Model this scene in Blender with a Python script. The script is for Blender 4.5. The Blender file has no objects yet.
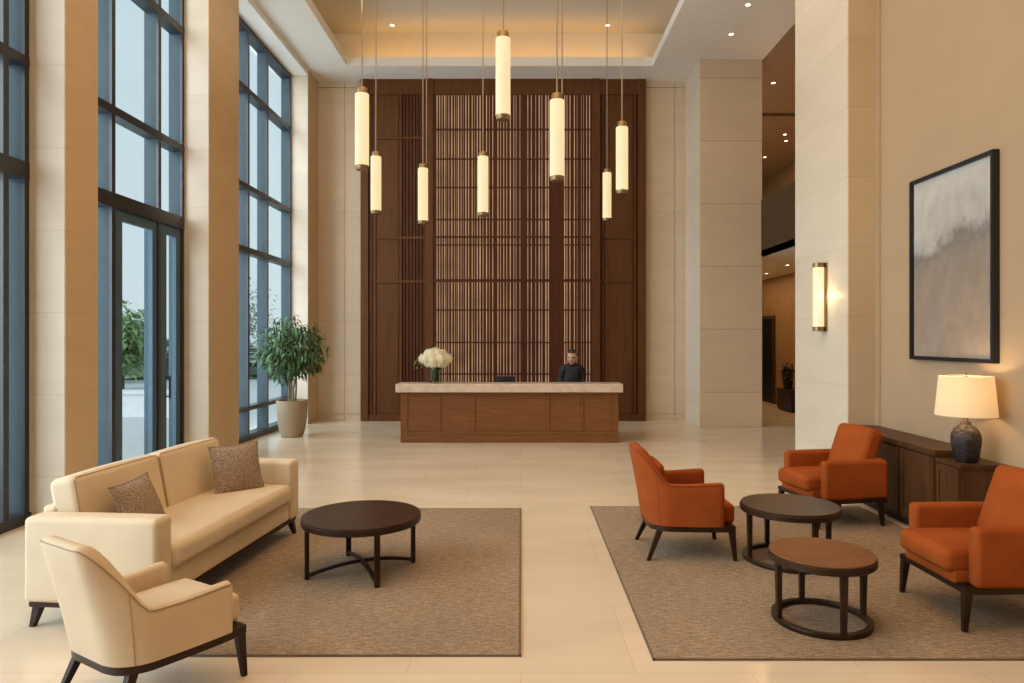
import bpy, bmesh, math, random
from mathutils import Vector, Matrix, Euler, noise as mnoise
random.seed(7)
SC = bpy.context.scene
COL = SC.collection
PI = math.pi
R = math.radians

# ------------------------------------------------------------------ materials
def nt(name):
    m = bpy.data.materials.new(name); m.use_nodes = True
    t = m.node_tree; b = t.nodes['Principled BSDF']
    return m, t, b
def N(t, kind, **kw):
    n = t.nodes.new(kind)
    for k, v in kw.items():
        if k in n.inputs: n.inputs[k].default_value = v
        else: setattr(n, k, v)
    return n
def L(t, a, b): t.links.new(a, b)
def c4(c): return (c[0], c[1], c[2], 1)
def srgb(r, g, b):
    f = lambda v: (v/255/12.92) if v/255 <= .04045 else ((v/255+.055)/1.055)**2.4
    return (f(r), f(g), f(b))
def coords(t, scale=(1,1,1)):
    tc = N(t, 'ShaderNodeTexCoord'); mp = N(t, 'ShaderNodeMapping')
    mp.inputs['Scale'].default_value = scale
    L(t, tc.outputs['Object'], mp.inputs['Vector']); return mp.outputs['Vector']
def ramp(t, fac, stops):
    r = N(t, 'ShaderNodeValToRGB')
    e = r.color_ramp.elements
    while len(e) < len(stops): e.new(.5)
    for i, (p, c) in enumerate(stops):
        e[i].position = p; e[i].color = c4(c)
    L(t, fac, r.inputs['Fac']); return r.outputs['Color']
def mulc(t, a, b, fac=1.0, mode='MULTIPLY'):
    m = N(t, 'ShaderNodeMix', data_type='RGBA', blend_type=mode)
    m.inputs[0].default_value = fac
    L(t, a, m.inputs[6]); L(t, b, m.inputs[7]); return m.outputs[2]
def bump(t, b, h, strength=.2, dist=.01):
    n = N(t, 'ShaderNodeBump'); n.inputs['Strength'].default_value = strength
    n.inputs['Distance'].default_value = dist
    L(t, h, n.inputs['Height']); L(t, n.outputs['Normal'], b.inputs['Normal'])
def plain(name, c, rough=.5, metal=0, var=.12, vs=6, spec=.5, bs=0, bscale=200):
    m, t, b = nt(name)
    nz = N(t, 'ShaderNodeTexNoise', Scale=vs, Detail=4.0); L(t, coords(t), nz.inputs['Vector'])
    col = ramp(t, nz.outputs['Fac'], [(.3, tuple(x*(1-var) for x in c)), (.7, tuple(min(1, x*(1+var)) for x in c))])
    L(t, col, b.inputs['Base Color'])
    b.inputs['Roughness'].default_value = rough; b.inputs['Metallic'].default_value = metal
    b.inputs['Specular IOR Level'].default_value = spec
    if bs:
        n2 = N(t, 'ShaderNodeTexNoise', Scale=bscale, Detail=2.0); L(t, coords(t), n2.inputs['Vector'])
        bump(t, b, n2.outputs['Fac'], bs, .004)
    return m
def emis(name, c, strength, base=None, var=0.0):
    m, t, b = nt(name)
    b.inputs['Base Color'].default_value = c4(base or c); b.inputs['Roughness'].default_value = .5
    b.inputs['Emission Color'].default_value = c4(c); b.inputs['Emission Strength'].default_value = strength
    if var:
        nz = N(t, 'ShaderNodeTexNoise', Scale=3.0); L(t, coords(t), nz.inputs['Vector'])
        mr = N(t, 'ShaderNodeMapRange'); mr.inputs['To Min'].default_value = strength*(1-var); mr.inputs['To Max'].default_value = strength*(1+var)
        L(t, nz.outputs['Fac'], mr.inputs['Value']); L(t, mr.outputs[0], b.inputs['Emission Strength'])
    return m
def wood(name, dark, light, scale=(14,14,1.2), rough=.4, spec=.4):
    m, t, b = nt(name)
    v = coords(t, scale)
    nz = N(t, 'ShaderNodeTexNoise', Scale=2.2, Detail=6.0, Distortion=.6); L(t, v, nz.inputs['Vector'])
    col = ramp(t, nz.outputs['Fac'], [(.32, dark), (.68, light)])
    L(t, col, b.inputs['Base Color']); b.inputs['Roughness'].default_value = rough
    b.inputs['Specular IOR Level'].default_value = spec
    bump(t, b, nz.outputs['Fac'], .05, .003)
    return m
def stone(name, c, H=.95, off=0, line=.006, rough=.45, vein=(.9,.9,2.5), dark=.72):
    """limestone cladding, horizontal joints every H metres, each course with its own tone"""
    m, t, b = nt(name)
    tc = N(t, 'ShaderNodeTexCoord'); sep = N(t, 'ShaderNodeSeparateXYZ'); L(t, tc.outputs['Object'], sep.inputs[0])
    ma = N(t, 'ShaderNodeMath', operation='ADD'); L(t, sep.outputs['Z'], ma.inputs[0]); ma.inputs[1].default_value = off+50*H
    md = N(t, 'ShaderNodeMath', operation='DIVIDE'); L(t, ma.outputs[0], md.inputs[0]); md.inputs[1].default_value = H
    fr = N(t, 'ShaderNodeMath', operation='FRACT'); L(t, md.outputs[0], fr.inputs[0])
    fl = N(t, 'ShaderNodeMath', operation='FLOOR'); L(t, md.outputs[0], fl.inputs[0])
    lt = N(t, 'ShaderNodeMath', operation='LESS_THAN'); L(t, fr.outputs[0], lt.inputs[0]); lt.inputs[1].default_value = line/H
    wn = N(t, 'ShaderNodeTexWhiteNoise', noise_dimensions='1D'); L(t, fl.outputs[0], wn.inputs['W'])
    nz = N(t, 'ShaderNodeTexNoise', Scale=1.6, Detail=7.0, Roughness=.6)
    L(t, coords(t, vein), nz.inputs['Vector'])
    col = ramp(t, nz.outputs['Fac'], [(.25, tuple(x*.94 for x in c)), (.75, tuple(min(1, x*1.04) for x in c))])
    tone = ramp(t, wn.outputs['Value'], [(0, (.93,.925,.91)), (1, (1,1,1))])
    col = mulc(t, col, tone)
    jn = ramp(t, lt.outputs[0], [(0, (1,1,1)), (1, (dark,dark*.96,dark*.9))])
    L(t, mulc(t, col, jn), b.inputs['Base Color']); b.inputs['Roughness'].default_value = rough
    b.inputs['Specular IOR Level'].default_value = .3
    return m

M = {}
STONE = (.66,.57,.45)
M['stone'] = stone('limestone', STONE, .78, .35, dark=.82)
M['stone_back'] = stone('limestone_wall', (.64,.52,.37), 1.16, .2)
M['stone_pier'] = stone('limestone_pier', (.63,.49,.335), 1.23, .55, line=.02, dark=.78)
M['stone_tan'] = stone('tan_limestone', (.57,.42,.255), .78, .35, dark=.84)  # same limestone with the warm shade of the darker faces put into its colour
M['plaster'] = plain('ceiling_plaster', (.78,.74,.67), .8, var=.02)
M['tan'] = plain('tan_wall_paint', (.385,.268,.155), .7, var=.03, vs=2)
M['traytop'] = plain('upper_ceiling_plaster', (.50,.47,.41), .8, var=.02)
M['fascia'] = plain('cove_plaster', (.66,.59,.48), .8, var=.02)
M['frame'] = plain('anodised_window_frame', (.035,.036,.04), .35, .3, var=.1)
M['fin'] = plain('blue_grey_mullion', (.052,.073,.085), .65, .0, var=.06, spec=.12)
M['leafstile'] = plain('slate_door_frame', (.06,.105,.145), .55, .0, var=.06, spec=.2)
M['bronze'] = plain('dark_bronze', (.065,.034,.013), .5, .0, spec=.2)
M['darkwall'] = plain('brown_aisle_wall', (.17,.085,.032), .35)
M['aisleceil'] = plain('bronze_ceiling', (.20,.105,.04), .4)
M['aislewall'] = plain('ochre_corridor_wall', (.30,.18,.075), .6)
M['black'] = plain('black_plastic', (.008,.008,.009), .4)
M['wood'] = wood('walnut_panel', (.085,.030,.008), (.122,.046,.012), (10,10,.7), .5, .2)
M['desk'] = wood('desk_walnut', (.15,.055,.014), (.205,.080,.020), (1.2,10,10), .4)
M['slat'] = wood('slat_wood', (.045,.013,.005), (.105,.034,.014), (40,2,.15), .5, .15)
M['slat_dark'] = wood('slat_dark_wood', (.065,.022,.01), (.10,.036,.018), (30,2,.2), .5, .15)
M['darkwood'] = wood('dark_stained_wood', (.020,.009,.004), (.038,.016,.007), (3,3,3), .4, .22)
M['tabletop'] = wood('table_top_wood', (.030,.013,.006), (.055,.023,.010), (2,9,2), .32, .2)
M['browntop'] = wood('brown_table_top', (.15,.052,.013), (.20,.076,.020), (2,7,2), .5, .25)
M['console'] = wood('console_wood', (.058,.024,.008), (.098,.041,.014), (8,8,.8), .42, .2)
M['creamfab'] = plain('cream_upholstery', (.68,.56,.39), .6, var=.05, vs=3, spec=.3, bs=.12, bscale=260)
M['creamchair'] = plain('cream_chair_upholstery', (.62,.49,.33), .6, var=.05, vs=3, spec=.3, bs=.15, bscale=260)
M['creampipe'] = plain('cream_piping', (.36,.25,.14), .6)
M['orange'] = plain('orange_upholstery', (.31,.066,.010), .8, var=.12, vs=5, spec=.15, bs=.3, bscale=320)
M['orangepipe'] = plain('orange_piping', (.20,.04,.009), .8)
M['pot'] = plain('taupe_ceramic', (.31,.235,.15), .6, var=.08, vs=3)
M['soil'] = plain('soil', (.05,.035,.02), .95)
M['stem'] = plain('plant_stem', (.19,.16,.075), .7)
M['leaf'] = plain('plant_leaf', (.075,.155,.055), .5, var=.55, vs=9)
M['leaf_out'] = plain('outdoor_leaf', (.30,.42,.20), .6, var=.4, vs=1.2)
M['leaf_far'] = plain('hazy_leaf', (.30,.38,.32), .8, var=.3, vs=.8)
M['bark'] = plain('bark', (.12,.09,.06), .9)
M['brass'] = plain('aged_brass', (.27,.18,.08), .35, .8, var=.15)
M['cable'] = plain('pendant_cable', (.30,.23,.16), .5, .3)
M['marble'] = plain('beige_marble', (.60,.48,.36), .3, var=.12, vs=8)
M['skin'] = plain('skin', (.50,.30,.20), .55, var=.04)
M['blackcloth'] = plain('black_cloth', (.012,.013,.014), .8)
M['hair'] = plain('dark_hair', (.02,.012,.008), .6)
M['petal'] = plain('cream_petal', (.86,.80,.58), .7, var=.1, vs=20)
M['sprig'] = plain('sprig_leaf', (.16,.20,.07), .6, var=.3)
M['water_green'] = plain('stem_green', (.05,.085,.03), .5, var=.4, vs=40)
M['bulb'] = emis('downlight_lens', (1,.86,.62), 9)
M['pend'] = emis('pendant_glass', (1,.80,.44), .80, (.22,.19,.14), .10)
M['sconce'] = emis('sconce_glass', (1,.80,.46), .85, (.3,.26,.2), .12)
M['glow'] = emis('lattice_backlight', (.72,.45,.27), .62, (.4,.25,.15), .6)
M['terrace'] = plain('terrace_paving', (.55,.56,.55), .7, var=.06)
M['lowwall'] = plain('pale_render', (.72,.74,.74), .8, var=.04)

# lamp shade: translucent linen
def mk_shade():
    m, t, b = nt('linen_shade')
    tr = N(t, 'ShaderNodeBsdfTranslucent'); tr.inputs['Color'].default_value = (.9,.78,.58,1)
    mx = N(t, 'ShaderNodeMixShader'); mx.inputs[0].default_value = .55
    wv = N(t, 'ShaderNodeTexNoise', Scale=3.0); L(t, coords(t, (90,90,8)), wv.inputs['Vector'])
    L(t, ramp(t, wv.outputs['Fac'], [(.3,(.80,.70,.52)),(.7,(.88,.79,.62))]), b.inputs['Base Color'])
    b.inputs['Roughness'].default_value = .9
    b.inputs['Emission Color'].default_value = (1,.82,.54,1); b.inputs['Emission Strength'].default_value = .27
    out = t.nodes['Material Output']
    L(t, b.outputs[0], mx.inputs[1]); L(t, tr.outputs[0], mx.inputs[2]); L(t, mx.outputs[0], out.inputs['Surface'])
    return m
M['shade'] = mk_shade()
def mk_glass(name, tint, refl=.025):
    m, t, b = nt(name)
    t.nodes.remove(b)
    tr = N(t, 'ShaderNodeBsdfTransparent'); tr.inputs['Color'].default_value = c4(tint)
    gl = N(t, 'ShaderNodeBsdfGlossy'); gl.inputs['Roughness'].default_value = .03
    mx = N(t, 'ShaderNodeMixShader'); out = t.nodes['Material Output']
    mx.inputs[0].default_value = refl
    L(t, tr.outputs[0], mx.inputs[1]); L(t, gl.outputs[0], mx.inputs[2])
    L(t, mx.outputs[0], out.inputs['Surface']); return m
M['glass'] = mk_glass('window_glass', (.95,.985,1))
M['vaseglass'] = mk_glass('vase_glass', (.80,.86,.80))
def mk_floor():
    m, t, b = nt('polished_stone_floor')
    v = coords(t)
    br = N(t, 'ShaderNodeTexBrick', offset=.5, squash=1.0)
    br.inputs['Scale'].default_value = 1.0; br.inputs['Mortar Size'].default_value = .0022
    br.inputs['Brick Width'].default_value = 1.2; br.inputs['Row Height'].default_value = .9
    br.inputs['Color1'].default_value = (1,1,1,1); br.inputs['Color2'].default_value = (.955,.95,.94,1)
    br.inputs['Mortar'].default_value = (.80,.76,.70,1)
    L(t, v, br.inputs['Vector'])
    n1 = N(t, 'ShaderNodeTexNoise', Scale=1.3, Detail=6.0, Roughness=.6); L(t, coords(t, (.5,1.6,1)), n1.inputs['Vector'])
    col = ramp(t, n1.outputs['Fac'], [(.3, (.68,.555,.405)), (.7, (.77,.645,.485))])
    L(t, mulc(t, col, br.outputs['Color']), b.inputs['Base Color'])
    b.inputs['Specular IOR Level'].default_value = .55
    rr = N(t, 'ShaderNodeMapRange'); rr.inputs['To Min'].default_value = .12; rr.inputs['To Max'].default_value = .24
    L(t, n1.outputs['Fac'], rr.inputs['Value']); L(t, rr.outputs[0], b.inputs['Roughness'])
    return m
M['floor'] = mk_floor()
def mk_rug():
    m, t, b = nt('woven_rug')
    n1 = N(t, 'ShaderNodeTexNoise', Scale=1.0, Detail=5.0, Roughness=.7); L(t, coords(t, (14,60,1)), n1.inputs['Vector'])
    n2 = N(t, 'ShaderNodeTexNoise', Scale=1.2, Detail=3.0); L(t, coords(t), n2.inputs['Vector'])
    n3 = N(t, 'ShaderNodeTexNoise', Scale=70.0, Detail=3.0); L(t, coords(t), n3.inputs['Vector'])
    col = ramp(t, n1.outputs['Fac'], [(.32, (.235,.162,.102)), (.68, (.48,.36,.245))])
    col = mulc(t, col, ramp(t, n2.outputs['Fac'], [(.3, (.80,.79,.78)), (.7, (1.0,1.0,1.0))]))
    col = mulc(t, col, ramp(t, n3.outputs['Fac'], [(.3, (.72,.72,.72)), (.7, (1.15,1.15,1.15))]))
    L(t, col, b.inputs['Base Color']); b.inputs['Roughness'].default_value = .95; b.inputs['Specular IOR Level'].default_value = .1
    ad = N(t, 'ShaderNodeMath', operation='ADD'); L(t, n1.outputs['Fac'], ad.inputs[0]); L(t, n3.outputs['Fac'], ad.inputs[1])
    bump(t, b, ad.outputs[0], .6, .008)
    return m
M['rug'] = mk_rug()
M['rugedge'] = plain('rug_binding', (.15,.10,.06), .9)
def mk_tweed():
    m, t, b = nt('brown_boucle')
    n1 = N(t, 'ShaderNodeTexNoise', Scale=95.0, Detail=3.0, Roughness=.8); L(t, coords(t), n1.inputs['Vector'])
    L(t, ramp(t, n1.outputs['Fac'], [(.38, (.15,.105,.07)), (.62, (.47,.36,.26))]), b.inputs['Base Color'])
    b.inputs['Roughness'].default_value = .95; bump(t, b, n1.outputs['Fac'], .6, .006); return m
M['tweed'] = mk_tweed()
def mk_art():
    m, t, b = nt('abstract_painting')
    tc = N(t, 'ShaderNodeTexCoord'); sep = N(t, 'ShaderNodeSeparateXYZ'); L(t, tc.outputs['Object'], sep.inputs[0])
    n1 = N(t, 'ShaderNodeTexNoise', Scale=2.4, Detail=8.0, Roughness=.65); L(t, coords(t, (1,1,1)), n1.inputs['Vector'])
    n2 = N(t, 'ShaderNodeTexNoise', Scale=3.5, Detail=8.0, Roughness=.7); L(t, coords(t, (1,1.7,1.2)), n2.inputs['Vector'])
    # z - .25*y tilts the misty ridge, noise roughens it
    k = N(t, 'ShaderNodeMath', operation='MULTIPLY_ADD'); L(t, sep.outputs['Y'], k.inputs[0]); k.inputs[1].default_value = .16; L(t, sep.outputs['Z'], k.inputs[2])
    a = N(t, 'ShaderNodeMath', operation='MULTIPLY_ADD'); L(t, n1.outputs['Fac'], a.inputs[0]); a.inputs[1].default_value = .85; L(t, k.outputs[0], a.inputs[2])
    mr = N(t, 'ShaderNodeMapRange'); mr.inputs['From Min'].default_value = -.62; mr.inputs['From Max'].default_value = 1.55
    L(t, a.outputs[0], mr.inputs['Value'])
    col = ramp(t, mr.outputs[0], [(0, (.34,.262,.19)), (.30, (.28,.212,.155)), (.50, (.25,.20,.155)), (.56, (.185,.16,.14)), (.63, (.38,.36,.325)), (.80, (.46,.44,.40))])
    tex = ramp(t, n2.outputs['Fac'], [(.3, (.80,.80,.80)), (.7, (1.08,1.08,1.08))])
    L(t, mulc(t, col, tex), b.inputs['Base Color']); b.inputs['Roughness'].default_value = .8
    return m
M['art'] = mk_art()
def mk_lampbody():
    m, t, b = nt('dark_glazed_ceramic')
    tc = N(t, 'ShaderNodeTexCoord'); sep = N(t, 'ShaderNodeSeparateXYZ'); L(t, tc.outputs['Object'], sep.inputs[0])
    n1 = N(t, 'ShaderNodeTexNoise', Scale=26.0, Detail=3.0); L(t, coords(t, (1,1,2.2)), n1.inputs['Vector'])
    mr = N(t, 'ShaderNodeMapRange'); mr.inputs['From Min'].default_value = 0; mr.inputs['From Max'].default_value = .32
    L(t, sep.outputs['Z'], mr.inputs['Value'])
    col = ramp(t, mr.outputs[0], [(0, (.014,.013,.015)), (.55, (.032,.023,.019)), (.82, (.09,.058,.04)), (1, (.17,.115,.07))])
    L(t, mulc(t, col, ramp(t, n1.outputs['Fac'], [(.35,(.45,.45,.45)),(.65,(1.5,1.5,1.5))])), b.inputs['Base Color'])
    b.inputs['Roughness'].default_value = .5; b.inputs['Specular IOR Level'].default_value = .3; bump(t, b, n1.outputs['Fac'], .6, .012); return m
M['lampbody'] = mk_lampbody()

# ------------------------------------------------------------------ mesh builder
class MB:
    def __init__(s): s.v = []; s.f = []
    def add(s, vs, fs, mat=None):
        o = len(s.v)
        s.v += [tuple(mat @ Vector(p)) if mat is not None else tuple(p) for p in vs]
        s.f += [tuple(i+o for i in f) for f in fs]
        return s
    def box(s, x0, x1, y0, y1, z0, z1, mat=None):
        vs = [(x,y,z) for z in (z0,z1) for y in (y0,y1) for x in (x0,x1)]
        return s.add(vs, [(0,2,3,1),(4,5,7,6),(0,1,5,4),(2,6,7,3),(0,4,6,2),(1,3,7,5)], mat)
    def frustum(s, p0, p1, w0, w1, d0=None, d1=None):
        """square bar from p0 (size w0 x d0) to p1"""
        d0 = d0 or w0; d1 = d1 or w1
        vs = [(p0[0]+a*w0/2, p0[1]+b*d0/2, p0[2]) for a,b in ((-1,-1),(1,-1),(1,1),(-1,1))]
        vs += [(p1[0]+a*w1/2, p1[1]+b*d1/2, p1[2]) for a,b in ((-1,-1),(1,-1),(1,1),(-1,1))]
        fs = [(3,2,1,0),(4,5,6,7)] + [(i,(i+1)%4,(i+1)%4+4,i+4) for i in range(4)]
        if p0[2] > p1[2]: fs = [tuple(reversed(f)) for f in fs]
        return s.add(vs, fs)
    def tube(s, pts, r, n=8, closed=False, caps=True):
        pts = [Vector(p) for p in pts]; m = len(pts)
        rs = r if isinstance(r, (list, tuple)) else [r]*m
        vs = []; fs = []; up = None
        for i, p in enumerate(pts):
            a = pts[(i-1) % m] if (closed or i > 0) else p
            b = pts[(i+1) % m] if (closed or i < m-1) else p
            d = (b-a).normalized()
            if up is None:
                up = Vector((0,0,1)) if abs(d.z) < .9 else Vector((1,0,0))
            u = (up - d*up.dot(d)).normalized(); w = d.cross(u); up = u
            for k in range(n):
                an = 2*PI*k/n; vs.append(p + (u*math.cos(an)+w*math.sin(an))*rs[i])
        for i in range(m if closed else m-1):
            for k in range(n):
                a = i*n+k; b = i*n+(k+1)%n; c = ((i+1)%m)*n+(k+1)%n; d = ((i+1)%m)*n+k
                fs.append((a,b,c,d))
        if caps and not closed:
            fs.append(tuple(range(n))[::-1]); fs.append(tuple(range((m-1)*n, m*n)))
        return s.add(vs, fs)
    def lathe(s, prof, n=32, loc=(0,0,0), cap=True):
        vs = []; fs = []; m = len(prof)
        for (r, z) in prof:
            for k in range(n):
                a = 2*PI*k/n; vs.append((loc[0]+r*math.cos(a), loc[1]+r*math.sin(a), loc[2]+z))
        for i in range(m-1):
            for k in range(n):
                fs.append((i*n+k, i*n+(k+1)%n, (i+1)*n+(k+1)%n, (i+1)*n+k))
        if cap:
            fs.append(tuple(range(n))[::-1]); fs.append(tuple(range((m-1)*n, m*n)))
        return s.add(vs, fs)
    def prism(s, poly, z0, z1):
        n = len(poly)
        vs = [(x,y,z0) for x,y in poly] + [(x,y,z1) for x,y in poly]
        return s.add(vs, [tuple(range(n))[::-1], tuple(range(n,2*n))] + [(i,(i+1)%n,(i+1)%n+n,i+n) for i in range(n)])
    def soft(s, size, r, loc=(0,0,0), rot=(0,0,0), bulge=(0,0,0), div=4, fn=None):
        """rounded box of full size, corner radius r, optional pillowing"""
        h = [x/2 for x in size]; r = min(r, min(h)*.98)
        def samp(hh):
            inner = hh-r
            a = [inner*(2*i/div-1) for i in range(div+1)]
            e = [inner + r*math.tan(R(45*k/3)) for k in (1,2,3)]
            return [-x for x in reversed(e)] + a + e
        S = [samp(x) for x in h]
        idx = {}; vs = []; fs = []
        def vert(p):
            key = tuple(round(c,5) for c in p)
            if key in idx: return idx[key]
            q = Vector([max(-(h[i]-r), min(h[i]-r, p[i])) for i in range(3)])
            d = Vector(p)-q
            if d.length > 1e-9: d.normalize()
            o = q + d*r
            for i in range(3):
                if bulge[i]:
                    j, k = (i+1)%3, (i+2)%3
                    w = (1-(p[j]/h[j])**2)*(1-(p[k]/h[k])**2)
                    o[i] += bulge[i]*w*(p[i]/h[i])
            if fn: o = Vector(fn(o))
            idx[key] = len(vs); vs.append(o); return idx[key]
        for ax in range(3):
            j, k = (ax+1)%3, (ax+2)%3
            for sg in (-1, 1):
                for a in range(len(S[j])-1):
                    for b in range(len(S[k])-1):
                        q = []
                        for (u, w) in ((a,b),(a+1,b),(a+1,b+1),(a,b+1)):
                            p = [0,0,0]; p[ax] = sg*h[ax]; p[j] = S[j][u]; p[k] = S[k][w]; q.append(vert(p))
                        fs.append(tuple(q if sg > 0 else reversed(q)))
        mt = Matrix.Translation(loc) @ Euler(rot).to_matrix().to_4x4()
        return s.add(vs, fs, mt)
    def build(s, name, mat, parent=None, smooth=35, bevel=0):
        me = bpy.data.meshes.new(name); me.from_pydata(s.v, [], s.f); me.update()
        if bevel:
            bm = bmesh.new(); bm.from_mesh(me)
            es = [e for e in bm.edges if len(e.link_faces) == 2 and e.calc_face_angle(0) > R(40)]
            bmesh.ops.bevel(bm, geom=es, offset=bevel, segments=2, affect='EDGES', clamp_overlap=True)
            bm.to_mesh(me); bm.free()
        if smooth:
            me.polygons.foreach_set('use_smooth', [True]*len(me.polygons))
            me.set_sharp_from_angle(angle=R(smooth))
        me.materials.append(mat)
        o = bpy.data.objects.new(name, me); COL.objects.link(o)
        if parent: o.parent = parent
        return o
def tag(o, label=None, cat=None, group=None, kind=None):
    if label: o['label'] = label
    if cat: o['category'] = cat
    if group: o['group'] = group
    if kind: o['kind'] = kind
    return o
def thing(name, label, cat, loc=(0,0,0), rz=0, group=None):
    o = bpy.data.objects.new(name, None); COL.objects.link(o)
    o.empty_display_size = .1
    o.location = loc; o.rotation_euler = (0,0,rz)
    return tag(o, label, cat, group)
def struct(o): o['kind'] = 'structure'; return o
def kids(o): return [c for c in bpy.data.objects if c.parent == o]
def copy_tree(o, parent=None):
    c = o.copy(); COL.objects.link(c); c.parent = parent
    for k in kids(o):
        if k != c: copy_tree(k, c)
    return c

# ------------------------------------------------------------------ camera (VP at px 521,338, f = 690 px of 1024)
F = 690.0; PX, PY, H = 521.0, 338.0, 1.75
cam = bpy.data.cameras.new('camera'); co = bpy.data.objects.new('camera', cam); COL.objects.link(co)
co.location = (0,0,H); co.rotation_euler = (R(90),0,0)
cam.sensor_width = 36; cam.lens = 36*F/1024; cam.shift_x = -9/1024; cam.shift_y = -3.5/1024
cam.clip_end = 500
SC.camera = co

# ------------------------------------------------------------------ the room
ZC = 7.2; ZU = 8.1; DB = 14.7; XC = -4.32; XW = -4.66; XR = 3.96
struct(MB().box(-4.95,8.6,-5,25,-.3,0).build('floor', M['floor'], smooth=0))
# columns on the window side
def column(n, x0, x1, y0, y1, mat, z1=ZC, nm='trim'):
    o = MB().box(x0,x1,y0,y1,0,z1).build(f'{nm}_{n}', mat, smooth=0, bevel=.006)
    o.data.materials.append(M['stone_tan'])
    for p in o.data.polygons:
        if (n < 4 and p.normal.x > .9) or (n == 5 and p.normal.y < -.9): p.material_index = 1  # faces turned from the windows get the shade-coloured stone
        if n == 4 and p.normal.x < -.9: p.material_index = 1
    if n == 4: o.data.materials[1] = M['stone']  # pier: daylight on its window-facing side painted as lighter stone
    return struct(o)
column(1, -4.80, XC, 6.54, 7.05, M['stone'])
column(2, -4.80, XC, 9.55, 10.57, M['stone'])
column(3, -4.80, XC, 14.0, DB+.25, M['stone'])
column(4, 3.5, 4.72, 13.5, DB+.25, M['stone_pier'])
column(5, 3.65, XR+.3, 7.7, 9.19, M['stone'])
struct(MB().box(-5,-4.32,-5,-1,0,ZC).build('wall_left', M['stone'], smooth=0))
# back wall: cladding slabs with open joints
mb = MB().box(XC-.1,3.55,DB+.02,DB+.25,0,ZC)
zs = [0,.13]+[.13+1.18*i for i in range(1,6)]+[ZC]
for x0,x1 in ((XC,-3.76),(-3.75,-3.36),(2.61,3.27),(3.28,3.5)):
    mb.box(x0,x1,DB,DB+.03,.135,ZC-.12); mb.box(x0,x1,DB-.012,DB+.03,0,.125); mb.box(x0,x1,DB-.02,DB+.03,ZC-.112,ZC)
struct(mb.build('wall_back', M['stone_back'], smooth=0))
struct(MB().box(XR,XR+.2,-5,7.7,0,ZC).box(XR-.012,XR,7.6,7.7,0,ZC).build('wall_right', M['tan'], smooth=0))
struct(MB().box(-5,8.6,-5.2,-5,0,ZU+.2).build('wall_front', M['tan'], smooth=0))
struct(MB().box(XR+.2,8.6,-5,-4.8,0,ZC).build('wall_far', M['darkwall'], smooth=0)) if False else None
# soffit ring and raised tray
TX0, TX1, TY0, TY1 = -3.485, 2.64, -.5, 13.82
mb = MB()
mb.box(-5,TX0,-5,DB+.25,ZC,ZC+.18); mb.box(TX1,4.74,-5,DB+.25,ZC,ZC+.18)
mb.box(TX0,TX1,TY1,DB+.25,ZC,ZC+.18); mb.box(TX0,TX1,-5,TY0,ZC,ZC+.18)
struct(mb.build('ceiling', M['plaster'], smooth=0))
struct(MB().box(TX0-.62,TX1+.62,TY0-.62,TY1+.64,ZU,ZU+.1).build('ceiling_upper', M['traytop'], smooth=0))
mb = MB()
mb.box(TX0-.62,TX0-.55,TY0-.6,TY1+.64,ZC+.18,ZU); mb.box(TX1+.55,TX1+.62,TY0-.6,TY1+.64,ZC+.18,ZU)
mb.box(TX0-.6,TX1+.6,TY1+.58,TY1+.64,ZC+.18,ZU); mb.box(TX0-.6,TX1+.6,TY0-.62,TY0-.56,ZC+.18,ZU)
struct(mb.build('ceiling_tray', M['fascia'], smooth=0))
# window headers and reveals
mb = MB()
for y0,y1 in ((-1,6.54),(7.05,9.55),(10.57,14.0)): mb.box(-5,XC,y0,y1,7.08,ZC)
struct(mb.build('trim_6', M['plaster'], smooth=0))
# side aisle beyond the right column
mb = MB().box(4.74,8.6,9.0,25,7.15,7.3)
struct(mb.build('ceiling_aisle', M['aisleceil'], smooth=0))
struct(MB().box(4.74,8.6,16.6,16.75,7.125,7.15).build('trim_7', M['bronze'], smooth=0))
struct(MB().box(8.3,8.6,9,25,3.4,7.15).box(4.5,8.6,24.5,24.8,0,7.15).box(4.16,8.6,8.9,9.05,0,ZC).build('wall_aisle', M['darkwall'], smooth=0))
struct(MB().box(4.70,8.3,9.1,24.5,3.36,3.46).build('ceiling_corridor', M['plaster'], smooth=0))
struct(MB().box(4.70,4.80,9.1,24.5,3.36,4.45).build('trim_8', M['bronze'], smooth=0))
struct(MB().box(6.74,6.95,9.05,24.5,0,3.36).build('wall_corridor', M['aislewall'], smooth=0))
struct(MB().box(4.5,4.74,14.95,24.5,0,3.3).build('wall_pier_side', M['stone_pier'], smooth=0))
d2 = struct(thing('door_2', 'dark door in side corridor', 'door'))
for k in ('label','category'): del d2[k]
MB().box(6.70,6.74,18.35,19.25,.02,2.27).build('leaf', M['black'], d2)
MB().box(6.68,6.74,18.27,18.35,0,2.35).box(6.68,6.74,19.25,19.33,0,2.35).box(6.68,6.74,18.35,19.25,2.27,2.35).build('door_frame', M['bronze'], d2)

# windows -----------------------------------------------------------
def window(n, y0, y1, mulls, trans, zlow=0.0):
    w = bpy.data.objects.new(f'window_{n}', None); COL.objects.link(w); struct(w)
    fr = MB(); fin = MB()
    def post(y, wd=.05, z0=0, z1=7.08):
        fr.box(XW-.03,XW,y-wd,y+.01,z0,z1)
        fin.box(XW-.19,XW-.03,y-wd+.01,y,z0,z1)
    for y in mulls: post(y, .06)
    for yy in (y0+.06, y1): post(yy, .06)
    for z, th in trans:
        fr.box(XW-.17,XW+.004,y0,y1,z-th/2,z+th/2)
    fr.box(XW-.19,XW+.002,y0,y1,6.99,7.08); fr.box(XW-.19,XW+.02,y0,y1,0,.10)
    fr.build('frame', M['frame'], w, 0); fin.build('fin', M['fin'], w, 0)
    MB().box(XW-.105,XW-.095,y0,y1,.1,6.99).build('glass', M['glass'], w, 0)
    return w
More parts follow.
